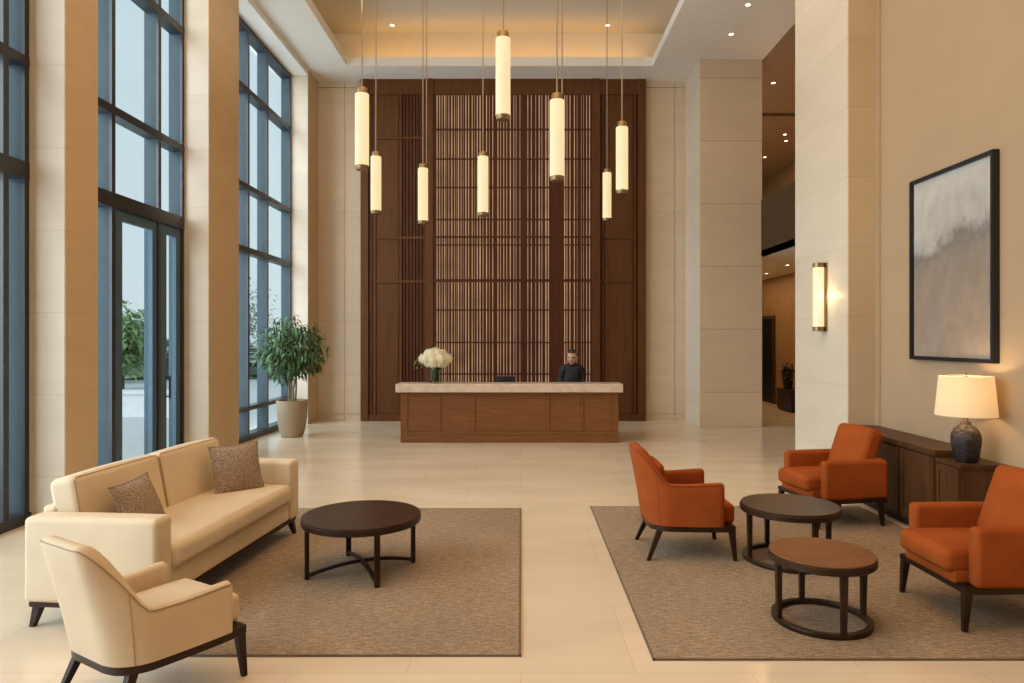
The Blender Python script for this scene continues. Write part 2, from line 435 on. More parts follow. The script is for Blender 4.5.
window(1, -1, 6.54, [6.27,5.4,4.5,3.6,2.7,1.8,.9,0], [(3.33,.16),(4.36,.09),(5.98,.09)])
w2 = window(2, 7.05, 9.55, [7.92,8.93], [(3.33,.17),(4.36,.10),(5.98,.10)])
window(3, 10.57, 14.0, [11.84,12.73], [(.54,.07),(3.25,.10),(4.33,.09),(5.98,.09)])
dr = bpy.data.objects.new('door_1', None); COL.objects.link(dr); struct(dr)
mb = MB()
for a,b in ((7.935,8.10),(8.76,8.865),(8.945,9.11),(9.36,9.48)): mb.box(XW-.07,XW-.02,a,b,.1,3.24)
for a,b in ((8.101,8.759),(9.111,9.359)): mb.box(XW-.07,XW-.02,a,b,3.12,3.24); mb.box(XW-.07,XW-.02,a,b,.1,.25)
mb.build('door_leaf', M['leafstile'], dr, 0)
MB().tube([(XW+.04,9.08,.95),(XW+.04,9.08,1.25)],.012,8).tube([(XW-.02,9.08,.98),(XW+.04,9.08,.98)],.008,6).tube([(XW-.02,9.08,1.22),(XW+.04,9.08,1.22)],.008,6).build('handle', M['black'], dr)

# outdoors ------------------------------------------------------------
struct(MB().box(-120,-4.86,-60,140,-.4,-.06).build('floor_terrace', M['terrace'], smooth=0))
tag(MB().box(-18,-7.8,15.8,16.3,-.06,.47).box(-18,-7.75,15.74,16.36,.47,.53).build('low_wall', M['lowwall'], smooth=0),
    'low pale rendered wall across the terrace outside the glass door', 'wall')
def leaf_mesh(mb, p, ln, wd, yaw, pitch, droop=.25):
    d = Vector((math.cos(yaw)*math.cos(pitch), math.sin(yaw)*math.cos(pitch), math.sin(pitch)))
    sd = d.cross(Vector((0,0,1)));  sd = sd.normalized() if sd.length > 1e-4 else Vector((1,0,0))
    P = Vector(p); dz = Vector((0,0,-droop*ln))
    a = P; b = P+d*ln*.45+dz*.2; c = P+d*ln+dz
    mb.add([a, b+sd*wd/2, c, b-sd*wd/2, b+Vector((0,0,-wd*.12))], [(0,4,1),(1,4,2),(2,4,3),(3,4,0)])
def foliage(n, cen, rad, ln, wd, seed, shell=.45, lump=.25, low=-1):
    rnd = random.Random(seed); mb = MB(); k = 0
    while k < n:
        v = Vector((rnd.gauss(0,1), rnd.gauss(0,1), rnd.gauss(0,1))).normalized()
        if v.z < low: continue
        s = (shell + (1-shell)*rnd.random()) * (1 + lump*mnoise.noise(v*2.3+Vector((seed,0,0))))
        p = Vector((cen[0]+v.x*rad[0]*s, cen[1]+v.y*rad[1]*s, cen[2]+v.z*rad[2]*s))
        leaf_mesh(mb, p, ln*(.7+.6*rnd.random()), wd*(.8+.4*rnd.random()), math.atan2(v.y,v.x)+rnd.gauss(0,.9), rnd.gauss(-.25,.45), .3)
        k += 1
    return mb
def tree(x, y, zc, rx, rz, seed, mat, label, n=1800):
    t = thing('tree', label, 'tree', (x,y,-.06))
    foliage(n, (0,0,zc), (rx,rx,rz), .24, .15, seed, .2, .35).build('crown', mat, t, 0)
    mb = MB().tube([(0,0,0),(.04,0,zc*.5),(0,.03,zc)], [.10,.07,.03], 8)
    for k in range(5):
        a = k*1.26; mb.tube([(0,0,zc*.55),(math.cos(a)*rx*.35,math.sin(a)*rx*.35,zc*.8),(math.cos(a)*rx*.6,math.sin(a)*rx*.6,zc+rz*.2)],[.045,.03,.012],6)
    mb.build('trunk', M['bark'], t)
    return t
tree(-13.9, 24, 1.75, 1.25, 1.35, 3, M['leaf_out'], 'bushy green tree beyond the terrace, seen through the glass door', 2600)
tree(-16.9, 27.5, 1.6, 1.3, 1.5, 8, M['leaf_out'], 'green tree at the left edge of the door glass beside the column', 2200)
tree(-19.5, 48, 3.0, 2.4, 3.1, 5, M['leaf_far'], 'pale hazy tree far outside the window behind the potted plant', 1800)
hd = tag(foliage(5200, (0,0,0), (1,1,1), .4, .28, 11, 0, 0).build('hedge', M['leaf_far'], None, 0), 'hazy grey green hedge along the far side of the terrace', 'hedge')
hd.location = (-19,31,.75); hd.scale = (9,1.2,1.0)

# ------------------------------------------------------------------ feature wall
D0 = 14.5
def xa(px, d=D0): return (px-PX)*d/F
def za(py, d=D0): return H-(py-PY)*d/F
fw = thing('feature_wall', 'tall dark walnut feature wall with backlit slatted screen behind the reception desk', 'wall panelling', (0,D0,0))
def fx(px): return xa(px)
TOP = ZC-.002
MB().box(fx(360.5),fx(646),.10,.195,0,TOP).build('back_board', M['wood'], fw, 0)
mb = MB().box(fx(360.5),fx(368),0,.1,0,TOP).box(fx(369.3),fx(371.5),.04,.1,.14,za(94)).box(fx(372.6),fx(375.4),.04,.1,.14,za(94)).box(fx(368),fx(375.4),.075,.1,.14,za(94))
mb.box(fx(368),fx(425),.015,.1,0,.14).box(fx(368),fx(425),.015,.1,za(94),TOP)
for py in (137,237,281): mb.box(fx(375),fx(425),.03,.1,za(py)-.035,za(py)+.02)
mb.box(fx(399),fx(401.5),.02,.1,.14,za(94))
mb.build('left_panel_frame', M['wood'], fw, 0)
mb = MB().box(fx(375.5),fx(398),.06,.1,.14,za(94)); mb.build('left_panel', M['wood'], fw, 0)
mb = MB()
x = 402.5
while x < 424.5:
    mb.box(fx(x),fx(x+2.2),.048,.085,.14,za(94)); x += 3.35
mb.build('narrow_slats', M['slat_dark'], fw, 0)
MB().box(fx(425),fx(433.2),-.02,.1,0,TOP).build('post', M['wood'], fw, 0)
MB().box(fx(592),fx(600),-.02,.1,0,TOP).build('post', M['wood'], fw, 0)
mb = MB().box(fx(638),fx(646),0,.1,0,TOP).box(fx(634),fx(636),.02,.1,.14,TOP).box(fx(600),fx(638),.015,.1,0,.14).box(fx(600),fx(638),.015,.1,za(94),TOP)
for py in (237,281): mb.box(fx(600),fx(634),.03,.1,za(py)-.03,za(py)+.015)
mb.box(fx(602.5),fx(604),.03,.1,.14,za(94))
mb.build('right_panel_frame', M['wood'], fw, 0)
MB().box(fx(605),fx(633),.06,.1,.14,za(94)).build('right_panel', M['wood'], fw, 0)
MB().box(fx(433.2),fx(592),-.0,.1,za(94),TOP).build('header', M['wood'], fw, 0)
# lattice
gaps = [68,83,97,112,123,135,152,168,180,190,205,217,232,248,268,282,297,313,330,350,366,385,415,430,448,465,485,505,518,540,585,605,630,650,665,688,702,795,808,825,850,866,890,903,920,937]
wid =  [7,6,5,7,3,5,7,5,3,7,5,3,7,6,6,3,6,7,4,6,3,5,6,4,5,4,6,4,3,3,4,4,3,6,4,7,6,7,5,6,6,3,3,3,5,6]
mb = MB(); prev = 433.2
for g, w in zip(gaps, wid):
    c = 425+g/5.689; hw = w/5.689/2*.88
    if c-hw-prev > .15: mb.box(fx(prev),fx(c-hw),.0,.045,0,za(94))
    prev = c+hw
mb.box(fx(prev),fx(592),.0,.045,0,za(94))
mb.build('slat_screen', M['slat'], fw, 0)
MB().box(fx(551),fx(563.2),-.015,.05,0,za(94)).build('post', M['slat'], fw, 0)
MB().box(fx(433.2),fx(592),.075,.095,0,za(94)).build('backlight', M['glow'], fw, 0)
for py, th in ((129.5,.030),(159,.026),(187.5,.026),(219.5,.030),(237,.036),(245,.026),(280.5,.06),(310,.03),(342.5,.028),(374,.03)):
    MB().box(fx(433.2),fx(592),-.012,.02,za(py)-th/2,za(py)+th/2).build('rail', M['slat'], fw, 0)

# ------------------------------------------------------------------ reception desk
dk = thing('reception_desk', 'long walnut reception desk with thick pale stone counter top', 'desk', (0,11.52,0))
def dx(px): return (px-PX)*11.52/F
x0, x1 = dx(400.5), dx(618.5)
mb = MB().box(x0+.02,x1-.02,.05,.10,.12,.84).box(x0+.02,x0+.07,.1,.80,.12,.72).box(x1-.07,x1-.02,.1,.80,.12,.72).box(x0+.02,x1-.02,.10,.42,.12,.16)
mb.build('carcass', M['desk'], dk, 0)
MB().box(x0,x1,0,.76,0,.125).build('plinth', M['desk'], dk, 0, .004)
mb = MB()
for a,b in ((400.5,407.5),(438.2,440.6),(472.8,475),(546.5,549.5),(581,583.6),(612.5,618.5)): mb.box(dx(a),dx(b),.012,.06,.125,.845)
mb.box(x0+.002,x1-.002,.008,.06,.80,.846); mb.box(x0+.002,x1-.002,.014,.06,.126,.19)
mb.build('face_frame', M['desk'], dk, 0, .003)
for a,b in ((407.5,438.2),(440.6,472.8),(475,546.5),(549.5,581),(583.6,612.5)):
    MB().box(dx(a),dx(b),.03,.052,.19,.80).build('panel', M['desk'], dk, 0, .003)
mbt = MB().soft((dx(622.5)-dx(396.3),.50,.142),.012,((dx(396.3)+dx(622.5))/2,.17,.917),div=2)
mbt.build('counter_top', M['marble'], dk, 35)
MB().box(x0+.02,x1-.02,.42,.86,.72,.75).build('work_surface', M['desk'], dk, 0)
# monitor
mo = thing('computer_monitor', 'small black computer monitor behind the reception counter', 'monitor', (-.26,12.2,.75))
MB().soft((.335,.03,.24),.01,(0,0,.205),div=2).build('screen', M['black'], mo)
MB().box(-.03,.03,.01,.04,.01,.2).build('stand', M['black'], mo)
MB().soft((.2,.15,.012),.005,(0,.02,.006),div=2).build('base', M['black'], mo)
# vase with flowers
VX, VY, VZ = (435.8-PX)*11.7/F, 11.69, .989
vs = tag(MB().lathe([(.085,0),(.10,.01),(.105,.13),(.108,.27),(.100,.268),(.097,.13),(.09,.02),(.01,.018)],28,cap=False).build('glass_vase', M['vaseglass']), 'clear glass vase standing on the left of the stone counter', 'vase')
vs.location = (VX,VY,VZ)
bq = thing('flower_bouquet', 'rounded bouquet of cream white flowers in the glass vase', 'flowers', (VX,VY,VZ))
mb = MB(); rr = random.Random(4)
for k in range(16):
    a = k*2.4; r0 = .06*rr.random()**.5; mb.tube([(r0*math.cos(a),r0*math.sin(a),.025),(r0*1.2*math.cos(a+.5),r0*1.2*math.sin(a+.5),.2),(.12*math.cos(a),.12*math.sin(a),.33)],.010,6)
for k in range(60):
    a = rr.random()*6.28; r0 = .06*rr.random()**.5
    leaf_mesh(mb,(r0*math.cos(a),r0*math.sin(a),.06+.2*rr.random()),.05,.03,rr.random()*6.28,rr.gauss(.8,.3))
mb.build('stems', M['water_green'], bq)
def bloom_mesh():
    mb = MB(); q = random.Random(2)
    for k in range(46):
        z = 1-2*(k+.5)/46; a = k*2.39996; s = math.sqrt(1-z*z); n = Vector((s*math.cos(a),s*math.sin(a),z))
        u = n.orthogonal().normalized(); w = n.cross(u); c = n*.072
        vs_ = [c+n*.012]
        for j in range(4):
            an = j*PI/2+q.random()
            vs_ += [c+(u*math.cos(an-.5)+w*math.sin(an-.5))*.024+n*.012, c+(u*math.cos(an+.5)+w*math.sin(an+.5))*.024+n*.016]
        mb.add(vs_, [(0,1+2*j,2+2*j) for j in range(4)])
    mb.lathe([(.01,-.068),(.05,-.045),(.068,0),(.05,.045),(.01,.068)],10)
    return mb
b0 = bloom_mesh().build('blossom', M['petal'], bq, 0)
pos = [(0,0,.52)]
for k in range(6): pos.append((.12*math.cos(k*1.047),.12*math.sin(k*1.047),.485))
for k in range(10): pos.append((.205*math.cos(k*.628+.2),.17*math.sin(k*.628+.2),.41))
for k in range(7): pos.append((.13*math.cos(k*.9),.12*math.sin(k*.9),.35))
for i, p in enumerate(pos):
    b = b0 if i == 0 else b0.copy()
    if i: COL.objects.link(b); b.parent = bq
    b.location = p; s = rr.uniform(.9,1.15); b.scale = (s,s,s); b.rotation_euler = (rr.random()*3,rr.random()*3,0)
mb = MB()
for k in range(16):
    px_ = -.2-.12*rr.random(); leaf_mesh(mb,(px_,rr.uniform(-.08,.05),.36+.12*rr.random()-.1*(k%2)),.09,.04,PI+rr.gauss(0,.8),rr.gauss(0,.5))
mb.tube([(-.08,0,.30),(-.2,-.02,.36),(-.31,-.03,.40)],.005,5).tube([(-.08,0,.30),(-.2,-.03,.33),(-.30,-.03,.33)],.005,5)
mb.build('sprig', M['sprig'], bq, 0)

# ------------------------------------------------------------------ receptionist
def person(loc, rz):
    root = thing('person', 'receptionist with short dark hair and glasses in black high-neck top behind the counter', 'person', loc, rz)
    J = {  # x right, -y is front
     'pelvis':((0,0,.80),.125), 'belly':((0,-.005,.93),.15), 'chest':((0,-.02,1.08),.165), 'neckb':((0,-.02,1.21),.085), 'neck':((0,-.035,1.285),.058),
     'shl':((-.165,-.02,1.205),.078), 'ell':((-.20,.0,.97),.054), 'wrl':((-.17,-.20,.88),.034),
     'shr':((.165,-.02,1.205),.078), 'elr':((.20,.0,.97),.054), 'wrr':((.17,-.20,.88),.034),
     'hpl':((-.095,0,.76),.105), 'knl':((-.105,-.01,.43),.062), 'anl':((-.11,.02,.08),.040), 'tol':((-.12,-.14,.035),.034),
     'hpr':((.095,0,.76),.105), 'knr':((.105,-.01,.43),.062), 'anr':((.11,.02,.08),.040), 'tor':((.12,-.14,.035),.034)}
    E = [('pelvis','belly'),('belly','chest'),('chest','neckb'),('neckb','neck'),('neckb','shl'),('shl','ell'),('ell','wrl'),('neckb','shr'),('shr','elr'),('elr','wrr'),
         ('pelvis','hpl'),('hpl','knl'),('knl','anl'),('anl','tol'),('pelvis','hpr'),('hpr','knr'),('knr','anr'),('anr','tor')]
    for s, w in ((-1,'wrl'),(1,'wrr')):
        W = Vector(J[w][0]); d = Vector((-s*.25,-.95,-.05)).normalized(); sd = Vector((0,0,1)).cross(d)
        palm = W+d*.075; J['palm'+w] = (tuple(palm),.027); E.append((w,'palm'+w))
        for k, (off, ln) in enumerate(((-.030,.062),(-.010,.075),(.010,.07),(.029,.055))):
            r0 = palm+d*.012+sd*off; r1 = r0+d*ln*.55+Vector((0,0,.004)); r2 = r1+d*ln*.45+Vector((0,0,-.018))
            J[f'{w}f{k}a'] = (tuple(r0),.010); J[f'{w}f{k}b'] = (tuple(r1),.009); J[f'{w}f{k}c'] = (tuple(r2),.0075)
            E += [('palm'+w,f'{w}f{k}a'),(f'{w}f{k}a',f'{w}f{k}b'),(f'{w}f{k}b',f'{w}f{k}c')]
        th = W+d*.035-sd*s*.03; th2 = th+d*.04-sd*s*.022
        J[w+'t1'] = (tuple(th),.011); J[w+'t2'] = (tuple(th2),.009); E += [(w,w+'t1'),(w+'t1',w+'t2')]
    names = list(J); ix = {n:i for i,n in enumerate(names)}
    me = bpy.data.meshes.new('skel'); me.from_pydata([J[n][0] for n in names], [(ix[a],ix[b]) for a,b in E], []); me.update()
    so = bpy.data.objects.new('skel', me); COL.objects.link(so)
    sk = so.modifiers.new('s','SKIN'); sk.use_smooth_shade = True
    for i, n in enumerate(names):
        d = me.skin_vertices[0].data[i]; r = J[n][1]; d.radius = (r,r*.8) if n in ('pelvis','belly','chest') else (r,r); d.use_root = (n == 'pelvis')
    so.modifiers.new('d','SUBSURF').levels = 2
    dg = bpy.context.evaluated_depsgraph_get(); dg.update()
    body = bpy.data.meshes.new_from_object(so.evaluated_get(dg))
    bpy.data.objects.remove(so)
    bm = bmesh.new(); bm.from_mesh(body)
    # head: shaped ellipsoid with nose, brow, chin, ears
    hb = bmesh.new(); bmesh.ops.create_uvsphere(hb, u_segments=48, v_segments=36, radius=1)
    for v in hb.verts:
        x,y,z = v.co
        fx_ = .083*(1-.16*max(0,-z)**1.5); p = Vector((x*fx_, y*.102, z*.128))
        if z < -.2 and y < 0: p.y *= 1-.10*(-z)
        if y < -.2:
            f = min(1,(-y-.2)/.5)
            p.y -= .024*f*math.exp(-((x/.16)**2))*math.exp(-(((z+.10)/.16)**2))      # nose
            p.y += .010*f*math.exp(-(((abs(x)-.36)/.16)**2))*math.exp(-(((z-.08)/.11)**2)) # eye sockets
            p.y -= .005*f*math.exp(-((x/.3)**2))*math.exp(-(((z+.42)/.07)**2))      # lips
            p.y -= .010*f*math.exp(-((x/.3)**2))*math.exp(-(((z+.78)/.18)**2))      # chin
        v.co = p
    for s in (-1,1):
        r = bmesh.ops.create_uvsphere(hb, u_segments=16, v_segments=10, radius=1)
        for v in r['verts']: v.co = Vector((s*.083+v.co.x*.012, .012+v.co.y*.020, v.co.z*.032-.005))
    HM = Matrix.Translation((.0,-.06,1.395)) @ Euler((R(8),0,R(-14))).to_matrix().to_4x4() @ Matrix.Scale(1.13,4)
    hb.transform(HM)
    tmp = bpy.data.meshes.new('h'); hb.to_mesh(tmp); hb.free(); bm.from_mesh(tmp)
    bm.to_mesh(body); bm.free()
    bo = bpy.data.objects.new('tmpbody', body); COL.objects.link(bo)
    rm = bo.modifiers.new('r','REMESH'); rm.mode = 'VOXEL'; rm.voxel_size = .007; rm.use_smooth_shade = True
    sm = bo.modifiers.new('sm','SMOOTH'); sm.factor = .4; sm.iterations = 2
    dg.update(); full = bpy.data.meshes.new_from_object(bo.evaluated_get(bpy.context.evaluated_depsgraph_get()))
    bpy.data.objects.remove(bo)
    full.materials.clear(); full.materials.append(M['skin']); full.materials.append(M['blackcloth'])
    for p in full.polygons:
        c = p.center; p.material_index = 1 if (c.z < .80 and abs(c.y+.2) > -1 and not (c.y < -.16 and c.z > .7)) else 0
    b = bpy.data.objects.new('body', full); COL.objects.link(b); b.parent = root
    # top: offset copy of the torso and sleeves
    bm = bmesh.new(); bm.from_mesh(full); bm.normal_update()
    kill = [f for f in bm.faces if not (.78 < f.calc_center_median().z < 1.305 and not (f.calc_center_median().y < -.205 and f.calc_center_median().z < 1.0) and not (f.calc_center_median().z > 1.275 and f.calc_center_median().y < -.09))]
    bmesh.ops.delete(bm, geom=kill, context='FACES')
    for v in bm.verts: v.co += v.normal*.010
    mt = bpy.data.meshes.new('top'); bm.to_mesh(mt); bm.free(); mt.materials.clear(); mt.materials.append(M['blackcloth'])
    for p in mt.polygons: p.material_index = 0
    o = bpy.data.objects.new('high_neck_top', mt); COL.objects.link(o); o.parent = root
    # hair cap
    bm = bmesh.new(); bmesh.ops.create_uvsphere(bm, u_segments=32, v_segments=24, radius=1)
    kill = []
    for v in bm.verts:
        x,y,z = v.co
        if (y < -.30 and z < .52) or z < -.42: kill.append(v)
    for v in bm.verts: v.co = Vector((v.co.x*.090, v.co.y*.110+.003, v.co.z*.136+.002))*(1+.02*mnoise.noise(v.co*9))
    bmesh.ops.delete(bm, geom=kill, context='VERTS'); bm.transform(HM)
    mt = bpy.data.meshes.new('hair'); bm.to_mesh(mt); bm.free(); mt.materials.append(M['hair'])
    o = bpy.data.objects.new('hair', mt); COL.objects.link(o); o.parent = root
    for s in (-1,1):
        q = MB().soft((.022,.012,.013),.006,(s*.031,-.088,.012),div=2); mb = MB(); mb.add(q.v,q.f,HM); mb.build('eye', M['black'], root)
    mb = MB()
    for s in (-1,1):
        q = MB().tube([(s*.034+.024*math.cos(a*.5236),-.104,.012+.017*math.sin(a*.5236)) for a in range(12)],.0022,6,closed=True); mb.add(q.v,q.f,HM)
        q = MB().tube([(s*.058,-.103,.016),(s*.084,-.02,.02),(s*.085,.02,.01)],.002,6); mb.add(q.v,q.f,HM)
    q = MB().tube([(-.010,-.106,.016),(.010,-.106,.016)],.002,6); mb.add(q.v,q.f,HM)
    mb.build('glasses', M['black'], root)
    q = MB().soft((.046,.008,.009),.004,(0,-.099,-.054),div=2); mb = MB(); mb.add(q.v,q.f,HM); mb.build('lips', plain('lips',(.34,.13,.10),.5), root)
    return root
person((.925,12.52,0), 0)

# ------------------------------------------------------------------ potted plant
pl = thing('potted_plant', 'leafy green indoor tree in a tall taupe pot by the last window', 'plant', (-4.08,12.3,0))
MB().lathe([(.17,0),(.19,.01),(.225,.12),(.258,.35),(.268,.60),(.268,.645),(.25,.645),(.245,.58),(.05,.575)],40,cap=True).build('pot', M['pot'], pl)
MB().lathe([(.005,.60),(.15,.605),(.245,.59)],24,cap=False).build('soil', M['soil'], pl)
mb = MB(); rr = random.Random(9)
tips = []
for k in range(4):
    a = k*1.57+.5; bx, by = .05*math.cos(a), .05*math.sin(a)
    tp = (.13*math.cos(a+.6),.12*math.sin(a+.6),1.35+.1*k)
    mb.tube([(bx,by,.58),(bx*1.2+.01,by*1.2,.85),(tp[0]*.8,tp[1]*.8,1.1),tp],[.020,.017,.014,.009],8)
    for j in range(7):
        an = rr.random()*6.28; r0 = .25+.25*rr.random()
        e = (tp[0]*.5+r0*math.cos(an), tp[1]*.5+r0*.9*math.sin(an), 1.15+.75*rr.random())
        mb.tube([(tp[0]*.8,tp[1]*.8,1.05+.08*j*.5),((tp[0]+e[0])/2,(tp[1]+e[1])/2,e[2]-.02),e],[.008,.006,.003],5)
mb.build('stems', M['stem'], pl)
mb = MB()
for k in range(2300):
    v = Vector((rr.gauss(0,1),rr.gauss(0,1),rr.gauss(0,1))).normalized()
    s = (.35+.65*rr.random()**.6)*(1+.28*mnoise.noise(v*2.6+Vector((3.1,0,0))))
    x_, y_, z_ = v.x*.56*s, v.y*.50*s, 1.52+v.z*(.60 if v.z > 0 else .50)*s
    leaf_mesh(mb, (x_,y_,z_), .125*(.7+.6*rr.random()), .042, math.atan2(v.y,v.x)+rr.gauss(0,.8), rr.gauss(-.35,.5), .35)
mb.build('foliage', M['leaf'], pl, 0)

# ------------------------------------------------------------------ rugs
def rug(x0,x1,y0,y1,label):
    t = thing('area_rug', label, 'rug', ((x0+x1)/2,(y0+y1)/2,0)); w,h = (x1-x0)/2,(y1-y0)/2
    MB().soft((2*w-.02,2*h-.02,.012),.005,(0,0,.006),div=2).build('pile', M['rug'], t)
    MB().box(-w,w,-h,-h+.008,0,.011).box(-w,w,h-.008,h,0,.011).box(-w,-w+.012,-h,h,0,.011).box(w-.008,w,-h,h,0,.011).build('binding', M['rugedge'], t, 0)
rug(-2.32, 0.0, 3.785, 7.06, 'brown woven rug under the dark coffee table and the cream sofa')
rug(.715, 3.5, 3.74, 7.14, 'brown woven rug under the three orange armchairs')
RZ = .0125

# ------------------------------------------------------------------ sofa
def leg(mb, bx, by, tx, ty, zt, z0=0, w0=.03, w1=.05):
    return mb.frustum((bx,by,z0),(tx,ty,zt),w0,w1)
sf = thing('sofa', 'long cream upholstered sofa with low dark wood legs', 'sofa', (-2.49,5.165,0), R(-4.5))
LH, DH = 1.06, .425
for s in (-1,1):
    MB().soft((.845,.17,.515),.035,(.0,s*(LH-.085),.415),bulge=(0,.006,.006)).build('arm', M['creamfab'], sf)
MB().soft((.80,2*LH-.34,.175),.02,(.0,0,.2475)).build('seat_base', M['creamfab'], sf)
MB().soft((.64,2*LH-.345,.165),.05,(.112,0,.395),bulge=(.012,.0,.022),div=8).build('seat_cushion', M['creamfab'], sf)
MB().soft((.10,2*LH-.33,.50),.03,(-.385,0,.455)).build('back_frame', M['creamfab'], sf)
cw = (2*LH-.35)/2
for s in (-1,1):
    MB().soft((.19,cw-.006,.50),.045,(-.275,s*cw/2,.625),(0,R(-11),0),bulge=(.022,0,.012),div=8).build('back_cushion', M['creamfab'], sf)
def piping_rect(xo, y0, y1, z0, z1, r=.004):
    return [(xo,y0+.02,z0),(xo,y1-.02,z0),(xo,y1,z0+.02),(xo,y1,z1-.02),(xo,y1-.02,z1),(xo,y0+.02,z1),(xo,y0,z1-.02),(xo,y0,z0+.02)]
mb = MB()
for s in (-1,1):
    c = s*cw/2
    q = MB().tube(piping_rect(.083,-cw/2+.012,cw/2-.012,-.235,.238),.003,6,closed=True)
    mb.add(q.v,q.f,Matrix.Translation((-.275,c,.625)) @ Euler((0,R(-11),0)).to_matrix().to_4x4())
mb.tube([(.424,-LH+.19,.318),(.428,0,.316),(.424,LH-.19,.318)],.004,6)
mb.build('piping', M['creampipe'], sf)
MB().box(-.40,.40,-LH+.02,LH-.02,.128,.162).build('base_rail', M['darkwood'], sf, 0, .004)
for sx in (-1,1):
    for sy in (-1,1):
        z0 = RZ if sx > 0 else 0
        leg(MB(), sx*.395, sy*(LH-.05), sx*.37, sy*(LH-.075), .13, z0, .032, .055).build('leg', M['darkwood'], sf, 0, .003)
# pillows
def pillow(label, loc, rot, size):
    t = thing('throw_pillow', label, 'pillow', loc, group='brown pillows on the sofa')
    t.rotation_euler = rot
    n = 18; mb = MB(); hs = size/2; T = .075
    def pt(u, v, sg):
        ox = hs*u*(.915+.085*abs(v)**2.2); oy = hs*v*(.915+.085*abs(u)**2.2)
        th = T*((1-abs(u)**2.6)*(1-abs(v)**2.6))**.62
        return (sg*th, ox, oy)
    for sg in (1,-1):
        vs_ = [pt(2*i/n-1, 2*j/n-1, sg) for j in range(n+1) for i in range(n+1)]
        fs_ = [(j*(n+1)+i, j*(n+1)+i+1, (j+1)*(n+1)+i+1, (j+1)*(n+1)+i) for j in range(n) for i in range(n)]
        if sg < 0: fs_ = [tuple(reversed(f)) for f in fs_]
        mb.add(vs_, fs_)
    mb.build('cover', M['tweed'], t, 60)
    ring = [pt(2*i/n-1,-1,0) for i in range(n)]+[pt(1,2*i/n-1,0) for i in range(n)]+[pt(1-2*i/n,1,0) for i in range(n)]+[pt(-1,1-2*i/n,0) for i in range(n)]
    MB().tube(ring,.006,6,closed=True).build('piping', M['tweed'], t)
    return t
pillow('square brown flecked pillow at the far end of the cream sofa', (-2.37,5.76,.655), (0,R(-18),R(-40)), .43)
pillow('square brown flecked pillow at the near end of the sofa, half hidden by the arm', (-2.545,4.61,.62), (R(4),R(-22),R(-6)), .40)

